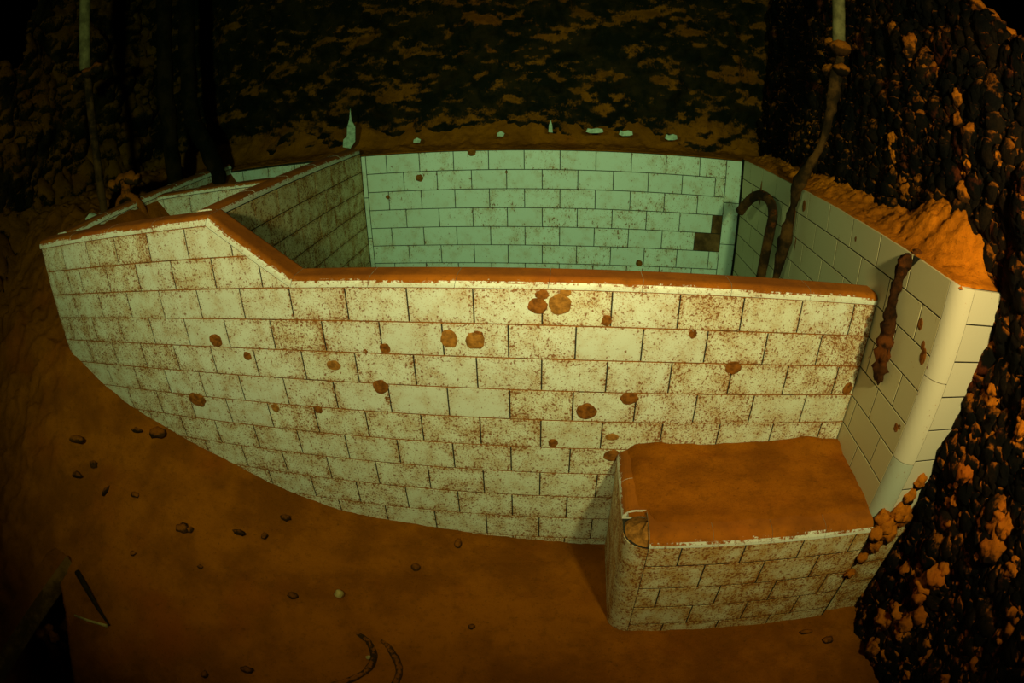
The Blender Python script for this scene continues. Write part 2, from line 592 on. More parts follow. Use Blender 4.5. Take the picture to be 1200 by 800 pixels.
# many small nodules: nobody could count them
parts = []
NY = np.random.default_rng(3)
cy, cz = NY.uniform(-1.1, 1.2, 460), NY.uniform(-0.85, 1.0, 460)
ok = right_keep(cy, cz + 0.05) & ~((cz < 0.22) & (cy > -0.29)) & (fbm(np.stack([0 * cy, cy, cz], 1), 3.5, 2, seed=11) > -0.10)
for y, z in zip(cy[ok], cz[ok]):
    for j in range(int(NY.integers(1, 6))):             # a nodule is a clump of a few drops
        y1, z1 = y + NY.normal(0, 0.008), z + NY.normal(0, 0.016)
        r = float(NY.choice((0.004, 0.005, 0.006, 0.008, 0.011, 0.014)))
        parts.append((y1, z1, r, r * NY.uniform(0.9, 2.0)))
PA = np.array(parts)
X = right_x(PA[:, 0], PA[:, 1])
big = []
for k, (y, z, r, h) in enumerate(PA):
    if not ((z < 0.22) and (y > -0.285)):
        big.append((blob(ICO_V, r, r, h, k * 1.7, 0.3, 0.8) + np.array([X[k] - r * 0.3, y, z]), ICO_F))
V, F = join(big)
nod = obj('rust_nodules', V, F, RUST_N, wr, smooth=True, recalc=False)
nod['kind'] = 'stuff'

rus_me = []
for k in range(8):
    ps, zt = [], 0.6
    rr = random.Random(k + 40)
    for j in range(rr.randint(2, 5)):                    # a chain of fused drops, thinning downwards
        sc = rr.uniform(0.55, 1.0) * (1 - 0.10 * j)
        ps.append((blob(ICO3_V, sc, sc, sc * rr.uniform(0.9, 1.6), 31 * k + 5 * j, 0.35, 0.6) + np.array([rr.uniform(-.25, .25), rr.uniform(-.35, .35), zt]), ICO3_F))
        zt -= sc * rr.uniform(0.9, 1.3)
    V, F = join(ps)
    V = np.array(V)
    V = V * (1 + 0.22 * fbm(V, 3.5, 4, 0.6, seed=k))[:, None]
    rus_me.append(mesh_data('rusticle', V, F, RUST_N, True))
def add_rusticle(y, z, r, k, out=0.35):
    x = right_x(np.array([y]), np.array([z]))[0]
    link('rusticle', rus_me[k % 8], wr, Matrix.Translation((x - r * out, y, z)) @ Matrix.Diagonal((r, r, r, 1)) @ Matrix.Rotation(random.uniform(-0.6, 0.6), 4, 'Z'))
k = tries = 0
while k < 190 and tries < 3000:
    tries += 1
    if k % 2:
        y, z = random.uniform(-1.0, -0.32), random.uniform(-0.80, 0.35)
    else:
        y, z = random.uniform(-1.05, 0.95), random.uniform(-0.82, 0.8)
    if not right_keep(np.array([y]), np.array([z + 0.06]))[0] or (z < 0.27 and y > -0.31):
        continue
    add_rusticle(y, z, random.choice((0.012, 0.015, 0.019, 0.025, 0.032)) * (1.2 if k % 2 else 1.0), k, 0.55)
    k += 1

# torn bright rim along the top edge of the hull side
pts = []
for y in np.linspace(0.02, -0.62, 40):
    z = 0.80 + 0.60 * (y + 0.06) + 0.035 * fbm(np.array([[0, y, 0.75]]), 9, 3)[0] - 0.008
    x = right_x(np.array([y]), np.array([z]))[0]
    pts.append((x + 0.005, y, z))
V, F = tube_mesh(pts, [0.014 + 0.006 * math.sin(i * 1.9) for i in range(40)], 8, 0.5, 40)
obj('torn_rim', V, F, RUST_N, wr, smooth=True)

# ================================================================== TILED BATH
Z = Vector((0, 0, 1))
P_ROW = 0.08456
T = 0.15
GAP = 0.0032
_tile_cache = {}

def clip_poly(poly, a, b, c):
    """keep a*u + b*v <= c"""
    out = []
    n = len(poly)
    for i in range(n):
        p, q = poly[i], poly[(i + 1) % n]
        dp, dq = a * p[0] + b * p[1] - c, a * q[0] + b * q[1] - c
        if dp <= 0:
            out.append(p)
        if (dp < 0 < dq) or (dq < 0 < dp):
            f = dp / (dp - dq)
            out.append((p[0] + (q[0] - p[0]) * f, p[1] + (q[1] - p[1]) * f))
    return out

def inset(poly, d):
    n = len(poly)
    out = []
    for i in range(n):
        p0, p1, p2 = Vector(poly[i - 1]), Vector(poly[i]), Vector(poly[(i + 1) % n])
        e1, e2 = (p1 - p0).normalized(), (p2 - p1).normalized()
        n1, n2 = Vector((-e1.y, e1.x)), Vector((-e2.y, e2.x))
        k = n1 + n2
        out.append(tuple(p1 + k * (d / max(0.2, k.dot(n1)))))
    return out

def tile(parent, poly, frame, mat, name='tile', depth=0.008, cham=0.0007, jitter=0.00025):
    """one glazed tile: poly is counter-clockwise in (U, V)"""
    if len(poly) < 3:
        return
    area = 0.5 * sum(poly[i - 1][0] * poly[i][1] - poly[i][0] * poly[i - 1][1] for i in range(len(poly)))
    if area < 2e-4:
        return
    O, U, V, N = frame
    cu = (min(p[0] for p in poly) + max(p[0] for p in poly)) / 2
    cv = (min(p[1] for p in poly) + max(p[1] for p in poly)) / 2
    loc = [(p[0] - cu, p[1] - cv) for p in poly]
    key = (mat.name, depth, tuple((round(a, 4), round(b, 4)) for a, b in loc))
    me = _tile_cache.get(key)
    if me is None:
        a = inset(loc, GAP / 2)
        b = inset(loc, GAP / 2 + cham)
        n = len(a)
        vs_ = [(u, v, -depth) for u, v in a] + [(u, v, -cham) for u, v in a] + [(u, v, 0) for u, v in b]
        fs = [tuple(range(n))[::-1]]
        for rr in (0, 1):
            fs += [(rr * n + i, rr * n + (i + 1) % n, (rr + 1) * n + (i + 1) % n, (rr + 1) * n + i) for i in range(n)]
        fs.append(tuple(range(2 * n, 3 * n)))
        me = mesh_data(name, vs_, fs, mat)
        _tile_cache[key] = me
    R = Matrix((U, V, N)).transposed().to_4x4()
    R.translation = O + U * cu + V * cv + N * random.uniform(-jitter, jitter)
    R = R @ Matrix.Rotation(random.uniform(-0.004, 0.004), 4, 'X') @ Matrix.Rotation(random.uniform(-0.003, 0.003), 4, 'Y')
    return link(name, me, parent, R)

def rect(u0, u1, v0, v1):
    return [(u0, v0), (u1, v0), (u1, v1), (u0, v1)]

def sweep(path, prof, frame_fn):
    """profile loop swept over section positions; frame_fn(i, (a, h)) -> Vector"""
    n, k = len(path), len(prof)
    V = [frame_fn(i, q) for i in range(n) for q in prof]
    F = []
    for i in range(n - 1):
        for j in range(k):
            F.append((i * k + j, i * k + (j + 1) % k, (i + 1) * k + (j + 1) % k, (i + 1) * k + j))
    F.append(tuple(range(k)))
    F.append(tuple((n - 1) * k + j for j in range(k))[::-1])
    return V, F

def coping_profile(w, h=0.026, r=0.019):
    p = [(-0.002, 0.0015)]
    for i in range(7):
        a = math.pi - math.pi / 2 * i / 6
        p.append((-0.002 + r + r * math.cos(a), h - r + r * math.sin(a)))
    for i in range(7):
        a = math.pi / 2 - math.pi / 2 * i / 6
        p.append((w + 0.002 - r + r * math.cos(a), h - r + r * math.sin(a)))
    p.append((w + 0.002, 0.0015))
    return p

bath = empty('tiled_bath', (0.05, 0.6, -0.8))
tag(bath, 'large white tiled bath with a low entry side, silted copings and rust flecks', 'bath')

# ---- front wall
HI = 2 * P_ROW
XL, XR = -1.18, 1.268
KX0, KX1 = -0.371, -0.144           # the slope from the high to the low part of the coping
outline = [(XL, -0.95), (XR, -0.95), (XR, 0.0), (KX1, 0.0), (KX0, HI), (XL, HI)]
FRONT = (Vector((0, 0, 0)), Vector((1, 0, 0)), Z, Vector((0, -1, 0)))
v, f = prism(outline, -0.078, -0.0014, FRONT)
front = obj('front_wall', v, f, GROUT_F, bath)
sl = (HI, KX1 - KX0, HI * KX1)          # HI*u + (KX1-KX0)*v <= HI*KX1  is below the slope
for i in range(-2, 12):
    v1, v0 = -i * P_ROW, -(i + 1) * P_ROW
    js = [(k + (0.5 if i % 2 else 0.0)) * T for k in range(-9, 10)]
    if i == -1:
        js = [j for j in js if abs(j + 7.5 * T) > 0.01] + [-7 * T]
    js = sorted(j for j in js if XL + 0.02 < j < XR - 0.02)
    js = [XL] + js + [XR]
    for a, b in zip(js[:-1], js[1:]):
        mid = (a + b) / 2
        if v1 < np.interp(mid, BX, BZ) - 0.09:
            continue
        if a > 0.66 and v1 < -0.46:
            continue                       # hidden behind the step
        q = rect(a, b, v0, v1)
        if i < 0:
            if a > KX1:
                continue
            q = clip_poly(q, *sl)
        heavy = (v1 < -0.30) or (mid < -0.6) or (mid > 0.75)
        if random.random() < 0.08:
            heavy = not heavy
        tile(front, q, FRONT, TILE_LOW if heavy else TILE)

# coping of the front wall, in pieces, with a mitre at both bends
PATH = [(XL - 0.012, HI), (KX0, HI), (KX1, 0.0), (XR, 0.0)]
def off(h):
    """the coping line raised by h (mitred)"""
    out = []
    for i, p in enumerate(PATH):
        ds = []
        if i > 0:
            ds.append((Vector(p) - Vector(PATH[i - 1])).normalized())
        if i < len(PATH) - 1:
            ds.append((Vector(PATH[i + 1]) - Vector(p)).normalized())
        ns = [Vector((-d.y, d.x)) for d in ds]
        m = sum(ns, Vector((0, 0))) / len(ns)
        out.append(Vector(p) + m * (h / m.dot(ns[0])))
    return out
prof = coping_profile(0.078)
for s in range(3):
    L = (Vector(PATH[s + 1]) - Vector(PATH[s])).length
    n = max(1, round(L / 0.212))
    for k in range(n):
        t0, t1 = k / n, (k + 1) / n
        e = 0.0005 / L
        def fr(i, q, s=s, t0=t0 + e, t1=t1 - e):
            a, b = off(q[1])[s], off(q[1])[s + 1]
            t = t0 + (t1 - t0) * i / 6
            w = a + (b - a) * t
            return Vector((w.x, q[0], w.y))
        v, f = sweep(range(7), prof, fr)
        obj('coping_tile', v, f, COPING, front, smooth=False)

# rust scabs stuck to the front tiles
def scab(parent, c, r, frame, mat, seed, name='rust_spot', h=0.15, sx=1.0, sy=1.0):
    O, U, V, N = frame
    vs_, fs = [], []
    seg = 24
    rings = [(1.0, 0.0), (0.96, 0.40), (0.82, 0.75), (0.62, 0.70), (0.4, 1.0), (0.18, 0.75)]
    for rr, hh in rings:
        for k in range(seg):
            a = 2 * math.pi * k / seg
            w = 1 + 0.22 * fbm(np.array([[math.cos(a), math.sin(a), seed]]), 1.6, 4)[0]
            hz = hh * r * h * (1 + 0.8 * fbm(np.array([[math.cos(a) * rr, math.sin(a) * rr, seed + 5]]), 2.5, 2)[0])
            vs_.append(O + U * (c[0] + r * rr * w * math.cos(a) * sx) + V * (c[1] + r * rr * w * math.sin(a) * sy) + N * (hz - 0.0006))
    for i in range(len(rings) - 1):
        for k in range(seg):
            q = (k + 1) % seg
            fs.append((i * seg + k, i * seg + q, (i + 1) * seg + q, (i + 1) * seg + k))
    fs.append(tuple((len(rings) - 1) * seg + k for k in range(seg)))
    return obj(name, vs_, fs, mat, parent, smooth=True)

for n, (x, z, r, m, sx, sy) in enumerate([
        (0.440, -0.038, 0.021, SCAB, 1.1, 0.9), (0.449, -0.012, 0.013, SCAB, 1.2, 0.9), (0.488, -0.034, 0.022, SCAB_P, 1.1, 1.15), (0.500, -0.004, 0.011, SCAB_P, 1.2, 1.0),
        (0.239, -0.124, 0.021, SCAB_P, 0.95, 1.15), (0.300, -0.128, 0.022, SCAB_P, 1.05, 1.0), (0.306, -0.112, 0.011, SCAB, 1.2, 0.9),
        (0.082, -0.154, 0.014, SCAB, 1, 1), (0.591, -0.069, 0.013, SCAB, 0.9, 1.1), (0.055, -0.262, 0.021, SCAB, 1, 1.0),
        (0.658, -0.269, 0.021, SCAB, 1.1, 0.8), (0.558, -0.308, 0.025, SCAB, 1.0, 0.95), (0.902, -0.179, 0.019, SCAB, 1.1, 0.95),
        (-0.422, -0.149, 0.023, SCAB, 1, 0.9), (-0.324, -0.192, 0.014, SCAB, 1, 1), (-0.568, -0.352, 0.033, SCAB, 1.1, 0.75),
        (0.481, -0.407, 0.014, SCAB, 0.9, 1), (0.632, -0.443, 0.020, SCAB, 1.1, 0.9), (-0.063, -0.207, 0.016, SCAB_P, 1.2, 0.9),
        (-0.137, -0.346, 0.014, SCAB, 1, 0.9), (-0.275, -0.353, 0.014, SCAB_P, 1, 1), (0.789, -0.094, 0.011, SCAB, 1, 1.1),
        (1.248, -0.236, 0.017, SCAB, 0.9, 1.2), (0.626, -0.383, 0.014, SCAB_P, 1.2, 0.8), (0.068, -0.296, 0.008, SCAB, 1, 1),
        (0.030, -0.164, 0.007, SCAB, 1, 1)]):
    scab(front, (x, z), r, FRONT, m, n * 3.7, sx=sx, sy=sy)

# ---- the dividing wall running back from the knee
DX0, DX1 = -0.470, -0.395
DIV = (Vector((DX1, 0, 0)), Vector((0, 1, 0)), Z, Vector((1, 0, 0)))
v, f = prism([(0.079, -0.6), (1.19, -0.6), (1.19, HI), (0.079, HI)], -0.075, -0.0022, DIV)
div = obj('dividing_wall', v, f, GROUT, bath)
for i in range(0, 8):
    v1, v0 = HI - i * P_ROW, HI - (i + 1) * P_ROW
    js = [0.4225 + 0.1445 * (k + (0.5 if i % 2 else 0)) for k in range(-3, 6)]
    js = [0.081] + [j for j in js if 0.10 < j < 1.15] + [1.183]
    for a, b in zip(js[:-1], js[1:]):
        tile(div, rect(a, b, v0, v1), DIV, TILE_DIV)
prof = [(a - 0.003, h) for a, h in coping_profile(0.069)]
for k in range(5):
    y0_, y1_ = 0.082 + k * 0.2205 + 0.0012, 0.082 + (k + 1) * 0.2205 - 0.0012
    v, f = sweep(range(6), prof, lambda i, q: Vector((DX0 + 0.004 + q[0], y0_ + (y1_ - y0_) * i / 5, HI + q[1])))
    obj('coping_tile', v, f, COPING, div)

# ---- back wall
B0 = 1.1856
ub = Vector((math.cos(0.01206), math.sin(0.01206), 0))
BACK = (Vector((-0.27685, B0, 0)), ub, Z, Vector((ub.y, -ub.x, 0)))
PB = 0.08425
v, f = prism(rect(-0.92, 1.545, -0.75, 0.156), -0.03, -0.0022, BACK)
backw = obj('back_wall', v, f, GROUT, bath)
UB0, UB1 = -0.118, 1.502
for i in range(8):
    v1, v0 = 0.1566 - i * PB, 0.1566 - (i + 1) * PB
    js = [(k + (0.5 if i % 2 else 0)) * T for k in range(0, 11)]
    js = [UB0 + 0.022] + [j for j in js if UB0 + 0.03 < j < UB1 - 0.055] + [UB1 - 0.03]
    for a, b in zip(js[:-1], js[1:]):
        brown = (i == 3 and b > UB1 - 0.04) or (i == 4 and b > UB1 - 0.04)
        tile(backw, rect(a, b, v0, v1), BACK, BROWN_T if brown else TILE_IN)
for i in range(4):
    v1, v0 = 0.1566 - i * 0.192, 0.1566 - (i + 1) * 0.192
    tile(backw, rect(UB0, UB0 + 0.022, v0, v1), BACK, TILE_IN, 'corner_tile')
    tile(backw, rect(UB1 - 0.03, UB1 + 0.043, v0, v1), BACK, TILE_IN, 'corner_tile')
for a in np.arange(-0.905, -0.22, T):          # its run behind the small end basins
    for i in range(3):
        o_ = 0.075 if i % 2 else 0
        tile(backw, rect(a + o_, min(a + T + o_, -0.20), 0.150 - (i + 1) * PB, 0.150 - i * PB), BACK, TILE_IN)
for n, (u, w, r) in enumerate([(0.147, 0.044, 0.017), (-0.005, -0.036, 0.010), (1.105, -0.335, 0.016), (0.38, 0.150, 0.018), (0.525, 0.06, 0.008)]):
    scab(backw, (u, w), r, BACK, SCAB, 50 + n)

# ---- far end wall and the cross wall between the two small end basins
ENDW = (Vector((XL + 0.075, 0, 0)), Vector((0, 1, 0)), Z, Vector((1, 0, 0)))
v, f = prism(rect(0.079, 1.20, -0.6, HI), -0.075, -0.0022, ENDW)
endw = obj('end_wall', v, f, GROUT, bath)
for i in range(3):
    js = [0.081 + T * (k + (0.5 if i % 2 else 0)) for k in range(0, 8)]
    js = sorted({0.081, *[j for j in js if 0.1 < j < 1.1], 1.183})
    for a, b in zip(js[:-1], js[1:]):
        tile(endw, rect(a, b, HI - (i + 1) * P_ROW, HI - i * P_ROW), ENDW, TILE)
prof = coping_profile(0.075)
for k in range(5):
    y0_, y1_ = 0.082 + k * 0.2205 + 0.0012, 0.082 + (k + 1) * 0.2205 - 0.0012
    v, f = sweep(range(6), prof, lambda i, q: Vector((XL + q[0], y0_ + (y1_ - y0_) * i / 5, HI + q[1])))
    obj('coping_tile', v, f, COPING, endw)
# outer end of the front wall: upright rounded corner pieces
for k in range(5):
    z1, z0 = HI - k * 0.211, HI - (k + 1) * 0.211
    vs_, fs = [], []
    for zz_ in (z0 + 0.0012, z1 - 0.0012):
        for j in range(7):
            a = math.pi / 2 * j / 6
            vs_.append(Vector((XL + 0.001 - 0.014 * math.sin(a), 0.014 - 0.014 * math.cos(a), zz_)))
        vs_.append(Vector((XL - 0.013, 0.078, zz_)))
        vs_.append(Vector((XL + 0.001, 0.078, zz_)))
    fs = [tuple(range(9))[::-1], tuple(range(9, 18))] + [(j, (j + 1) % 9, 9 + (j + 1) % 9, 9 + j) for j in range(9)]
    obj('corner_tile', vs_, fs, TILE_LOW, front)

CROSS = (Vector((0, 0.60, 0)), Vector((1, 0, 0)), Z, Vector((0, -1, 0)))
v, f = prism(rect(XL + 0.076, DX0 - 0.001, -0.6, 0.156), -0.06, -0.0022, CROSS)
cross = obj('cross_wall', v, f, GROUT, bath)
for i in range(4):
    js = [-1.02 + T * (k + (0.5 if i % 2 else 0)) - 0.05 for k in range(0, 5)]
    js = sorted({XL + 0.077, *[j for j in js if XL + 0.10 < j < DX0 - 0.03], DX0 - 0.002})
    for a, b in zip(js[:-1], js[1:]):
        tile(cross, rect(a, b, 0.158 - (i + 1) * P_ROW, 0.158 - i * P_ROW), CROSS, TILE)
prof = coping_profile(0.062, 0.018, 0.013)
for k in range(3):
    L = (DX0 - XL - 0.078) / 3
    x0_, x1_ = XL + 0.077 + k * L + 0.0012, XL + 0.077 + (k + 1) * L - 0.0012
    v, f = sweep(range(6), prof, lambda i, q: Vector((x0_ + (x1_ - x0_) * i / 5, 0.60 + q[0], 0.158 + q[1])))
    obj('coping_tile', v, f, COPING, cross)

# silt inside the basins
def silt_bed(name, parent, x0, x1, y0, y1, zfun, n=40, m=40):
    gx, gy = np.meshgrid(np.linspace(x0, x1, n), np.linspace(y0, y1, m), indexing='ij')
    gx, gy = gx.ravel(), gy.ravel()
    P = np.stack([gx, gy, 0 * gx], 1)
    return obj(name, np.stack([gx, gy, zfun(gx, gy, P)], 1), grid(n, m), SILT_M, parent, smooth=True, recalc=False)
silt_bed('silt_bed', bath, DX1 - 0.02, 1.29, 0.06, 1.2, lambda x, y, P: -0.56 + 0.02 * fbm(P, 5, 3))
silt_bed('silt_bed', bath, XL + 0.06, DX0 + 0.02, 0.06, 0.61, lambda x, y, P: 0.055 + 0.12 * sstep(-1.0, -1.13, x) + 0.03 * fbm(P, 8, 3))
silt_bed('silt_bed', bath, XL + 0.06, DX0 + 0.02, 0.64, 1.2, lambda x, y, P: 0.070 + 0.10 * sstep(-1.04, -1.14, x) + 0.02 * fbm(P, 8, 3))

# ================================================================== TILED PARTITION
part = empty('tiled_partition', (1.35, 0.2, -0.8))
tag(part, 'tall pale tiled side wall with a rounded front corner, beside the step', 'partition')
PX, PY = 1.270, -0.297
RB = 0.042
SIDE = (Vector((PX, 0, 0)), Vector((0, -1, 0)), Z, Vector((-1, 0, 0)))      # u = -y
v1_, f1_ = prism([(PX + 0.0009, PY + RB), (PX + 0.0009, 1.22), (1.42, 1.22), (1.42, PY + 0.0009), (PX + RB, PY + 0.0009)][::-1], -0.95, 0.165,
                 (Vector((0, 0, 0)), Vector((1, 0, 0)), Vector((0, 1, 0)), Z))
core = obj('wall_core', v1_, f1_, GROUT, part)
for i in range(0, 11):
    v1, v0 = 0.1670 - i * P_ROW, 0.1670 - (i + 1) * P_ROW
    js = [0.255 - T * (k + (0.5 if i % 2 else 0)) for k in range(-1, 11)]
    js = sorted({0.255, *[j for j in js if -1.16 < j < 0.245], -1.185})
    for a, b in zip(js[:-1], js[1:]):
        if v1 < -0.44 or (v1 < -0.1 and b < -0.10 and v1 < -0.5):
            continue
        q = rect(a, b, v0, v1)
        if i == 0 and b > 0.25:
            q = clip_poly(q, -1, 0.9, -0.115 + 0.9 * 0.150)       # chipped upper corner beside the rusticle
        tile(part, q, SIDE, TILE_CLEAN)
PF = (Vector((0, PY, 0)), Vector((1, 0, 0)), Z, Vector((0, -1, 0)))
for i in range(0, 12):
    v1, v0 = 0.1670 - i * P_ROW + 0.01, 0.1670 - (i + 1) * P_ROW + 0.01
    tile(part, rect(PX + RB, 1.415, v0, min(v1, 0.167)), PF, BULLNOSE if i < 7 else STEP_T)
for k in range(5):
    z1, z0 = 0.167 - k * 0.2115 - 0.0013, 0.167 - (k + 1) * 0.2115 + 0.0013
    vs_ = []
    for zz_ in (z0, z1):
        for j in range(11):
            a = math.pi / 2 * j / 10
            vs_.append(Vector((PX + RB - (RB) * math.cos(a), PY + RB - RB * math.sin(a), zz_)))
        vs_.append(Vector((PX + RB, PY + 0.008, zz_)))
        vs_.append(Vector((PX + 0.008, PY + RB, zz_)))
    n = 13
    fs = [tuple(range(n))[::-1], tuple(range(n, 2 * n))] + [(j, (j + 1) % n, n + (j + 1) % n, n + j) for j in range(n)]
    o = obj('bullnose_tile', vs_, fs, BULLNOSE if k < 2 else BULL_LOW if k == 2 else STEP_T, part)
    for p_ in o.data.polygons:
        if abs(p_.normal.z) < 0.5:
            p_.use_smooth = True
    o.data.set_sharp_from_angle(angle=math.radians(40))
for n, (y, z, r, sy) in enumerate([(0.53, 0.115, 0.013, 1.5), (-0.19, 0.04, 0.010, 1.4), (-0.232, -0.015, 0.012, 1.6), (-0.22, 0.005, 0.008, 1.5), (-0.225, -0.20, 0.010, 1.2), (-0.236, -0.19, 0.008, 1), (0.17, 0.115, 0.006, 1.6), (0.60, 0.06, 0.010, 5.0), (0.63, 0.10, 0.008, 4.0), (0.56, -0.02, 0.006, 5.0), (0.95, 0.07, 0.010, 5.0), (1.05, 0.04, 0.008, 4.0)]):
    scab(part, (-y, z), r, SIDE, SCAB, 80 + n, sy=sy)

clump = []
for n, (x, y, z, r) in enumerate([(1.292, -0.300, -0.415, 0.020), (1.310, -0.305, -0.440, 0.026), (1.335, -0.305, -0.400, 0.024), (1.350, -0.300, -0.355, 0.020), (1.285, -0.312, -0.455, 0.022),
                                  (1.330, -0.312, -0.465, 0.024), (1.300, -0.318, -0.500, 0.018), (1.278, -0.318, -0.540, 0.016), (1.365, -0.300, -0.42, 0.026), (1.268, -0.316, -0.60, 0.014), (1.36, -0.30, -0.31, 0.018)]):
    clump.append((blob(ICO3_V, r, r * 0.8, r * 1.2, n * 2.1 + 60, 0.2, 0.7) + np.array([x, y, z]), ICO3_F))
V, F = join(clump)
obj('rust_clump', V, F, RUST_N, part, smooth=True, recalc=False)
# silt heaped on top of the partition, running back to the bulkhead
nx, ny = 44, 200
gx, gy = np.meshgrid(np.linspace(0, 1, nx), np.linspace(-0.287, 1.22, ny), indexing='ij')
t, gy = gx.ravel(), gy.ravel()
P = np.stack([t * 0.2, gy, 0 * t], 1)
edge = PX + 0.004 + 0.012 * np.maximum(fbm(P * [0, 1, 0], 12, 3), -0.3)
xx = edge + t * 0.20
front_round = sstep(-0.290, -0.17, gy)
hump = np.exp(-((gy + 0.05) / 0.15) ** 2) * 0.105 + 0.02 * np.exp(-((gy - 0.45) / 0.2) ** 2)
zz = 0.166 + (hump + 0.028) * sstep(0.0, 0.75, t) * front_round + 0.03 * np.maximum(fbm(P, 12, 5, 0.65), -0.2) * sstep(0, 0.5, t) * front_round + 0.012 * fbm(P, 45, 4, 0.6) * sstep(0, 0.2, t) * front_round
zz = zz + 0.004
zz = np.where(t < 0.02, 0.160, zz)
zz = np.where(gy < -0.2865, 0.160, zz)
mound = obj('silt_mound', np.stack([xx, gy, zz], 1), grid(nx, ny), SILT_LIT, part, smooth=True, recalc=False)

# ================================================================== TILED STEP
step = empty('tiled_step', (0.95, -0.15, -0.8))
tag(step, 'low tiled step block with orange silt on top, in front of the bath', 'step')
SX, SY, ST = 0.645, -0.310, -0.420
RS = 0.052
out = [(SX + 0.0009, -0.003), (SX + 0.0009, SY + RS)] + \
      [(SX + RS - (RS - 0.0022) * math.cos(a), SY + RS - (RS - 0.0022) * math.sin(a)) for a in np.linspace(0.1, math.pi / 2 - 0.1, 6)] + \
      [(SX + RS, SY + 0.0009), (1.272, SY + 0.0009), (1.272, -0.003)]
v, f = prism(out[::-1] if False else out, -0.95, ST - 0.0297, (Vector((0, 0, 0)), Vector((1, 0, 0)), Vector((0, 1, 0)), Z))
core = obj('step_core', v, f, GROUT, step)
SF = (Vector((0, SY, 0)), Vector((1, 0, 0)), Z, Vector((0, -1, 0)))
rows = [(-0.450, -0.513), (-0.513, -0.5975), (-0.5975, -0.678), (-0.678, -0.757), (-0.757, -0.84)]
for i, (v1, v0) in enumerate(rows):
    js = [SX + RS + T * (k + (0.0, 0.45, 0.85, 0.5, 0.1)[i] + 0.5) for k in range(-1, 5)]
    js = sorted({SX + RS, *[j for j in js if SX + RS + 0.03 < j < 1.235], 1.268})
    for a, b in zip(js[:-1], js[1:]):
        tile(step, rect(a, b, v0, v1), SF, STEP_T)
SL = (Vector((SX, 0, 0)), Vector((0, -1, 0)), Z, Vector((-1, 0, 0)))
for i, (v1, v0) in enumerate(rows):
    js = sorted({0.003, 0.003 + (0.15 if i % 2 else 0.09), 0.258})
    for a, b in zip(js[:-1], js[1:]):
        tile(step, rect(a, b, v0, v1), SL, STEP_T)
for z1, z0 in ((-0.452, -0.694), (-0.697, -0.84)):
    vs_ = []
    for zz_ in (z0, z1):
        for j in range(11):
            a = math.pi / 2 * j / 10
            vs_.append(Vector((SX + RS - RS * math.cos(a), SY + RS - RS * math.sin(a), zz_)))
        vs_.append(Vector((SX + RS, SY + 0.008, zz_)))
        vs_.append(Vector((SX + 0.008, SY + RS, zz_)))
    n = 13
    fs = [tuple(range(n))[::-1], tuple(range(n, 2 * n))] + [(j, (j + 1) % n, n + (j + 1) % n, n + j) for j in range(n)]
    o = obj('corner_tile', vs_, fs, STEP_T, step)
    o.data.polygons.foreach_set('use_smooth', [True] * len(o.data.polygons))
    o.data.set_sharp_from_angle(angle=math.radians(40))
# nosing tiles along the front and the side edge
nos = [(-0.001, -0.0285)]
for i in range(7):
    a = math.pi - math.pi / 2 * i / 6
    nos.append((-0.001 + 0.028 + 0.028 * math.cos(a), -0.028 + 0.028 * math.sin(a)))
nos += [(0.09, 0.0), (0.09, -0.0285)]
L = (1.268 - SX - RS) / 4
for k in range(4):
    x0_, x1_ = SX + RS + k * L + 0.0004, SX + RS + (k + 1) * L - 0.0004
    v, f = sweep(range(6), nos, lambda i, q: Vector((x0_ + (x1_ - x0_) * i / 5, SY + q[0], ST + q[1])))
    obj('nosing_tile', v, f, COPING, step)
for k in range(2):
    y0_, y1_ = SY + 0.0905 + k * 0.108 + 0.0004, SY + 0.0905 + (k + 1) * 0.108 - 0.0004
    v, f = sweep(range(6), nos, lambda i, q: Vector((SX + q[0], y0_ + (y1_ - y0_) * i / 5, ST + q[1])))
    obj('nosing_tile', v, f, COPING, step)
# the corner nosing is gone: crumbled brown bedding shows
vs_, fs = [], []
for j in range(4):
    rad = RS * (-0.9, 0.3, 0.8, 1.0)[j]
    for k in range(9):
        a = -0.80 + (math.pi / 2 + 0.95) * k / 8
        hz = (0.027, 0.025, 0.014, -0.002)[j] + 0.004 * math.sin(k * 2.3 + j * 1.7)
        vs_.append(Vector((SX + RS + 0.002 - rad * math.cos(a), SY + RS + 0.004 - rad * math.sin(a), ST - 0.0297 + hz)))
fs = [(j * 9 + k, j * 9 + k + 1, (j + 1) * 9 + k + 1, (j + 1) * 9 + k) for j in range(3) for k in range(8)] + [tuple(range(9))[::-1]]
obj('broken_corner', vs_, fs, SCAB_P, step, smooth=True)
# silt on the step
n, m = 80, 44
gx, gy = np.meshgrid(np.linspace(SX + 0.012, 1.272, n), np.linspace(0, 1, m), indexing='ij')
gx, t = gx.ravel(), gy.ravel()
P = np.stack([gx, t * 0.3, 0 * t], 1)
fe = SY + 0.030 + 0.010 * fbm(P * [1, 0, 0], 14, 3) + 0.050 * sstep(SX + 0.075, SX + 0.045, gx)
yy = fe + t * (-0.001 - fe)
ed = np.minimum(np.minimum(sstep(0, 0.12, t), 1), sstep(SX + 0.010, SX + 0.05, gx))
zz = ST - 0.010 + ed * (0.014 + 0.012 * t) + 0.006 * fbm(P, 18, 4) * ed + 0.030 * sstep(0.8, 1, t) * (0.35 + fbm(P, 6, 2)) * ed
obj('silt_layer', np.stack([gx, yy, zz], 1), grid(n, m), SILT_M, step, smooth=True, recalc=False)

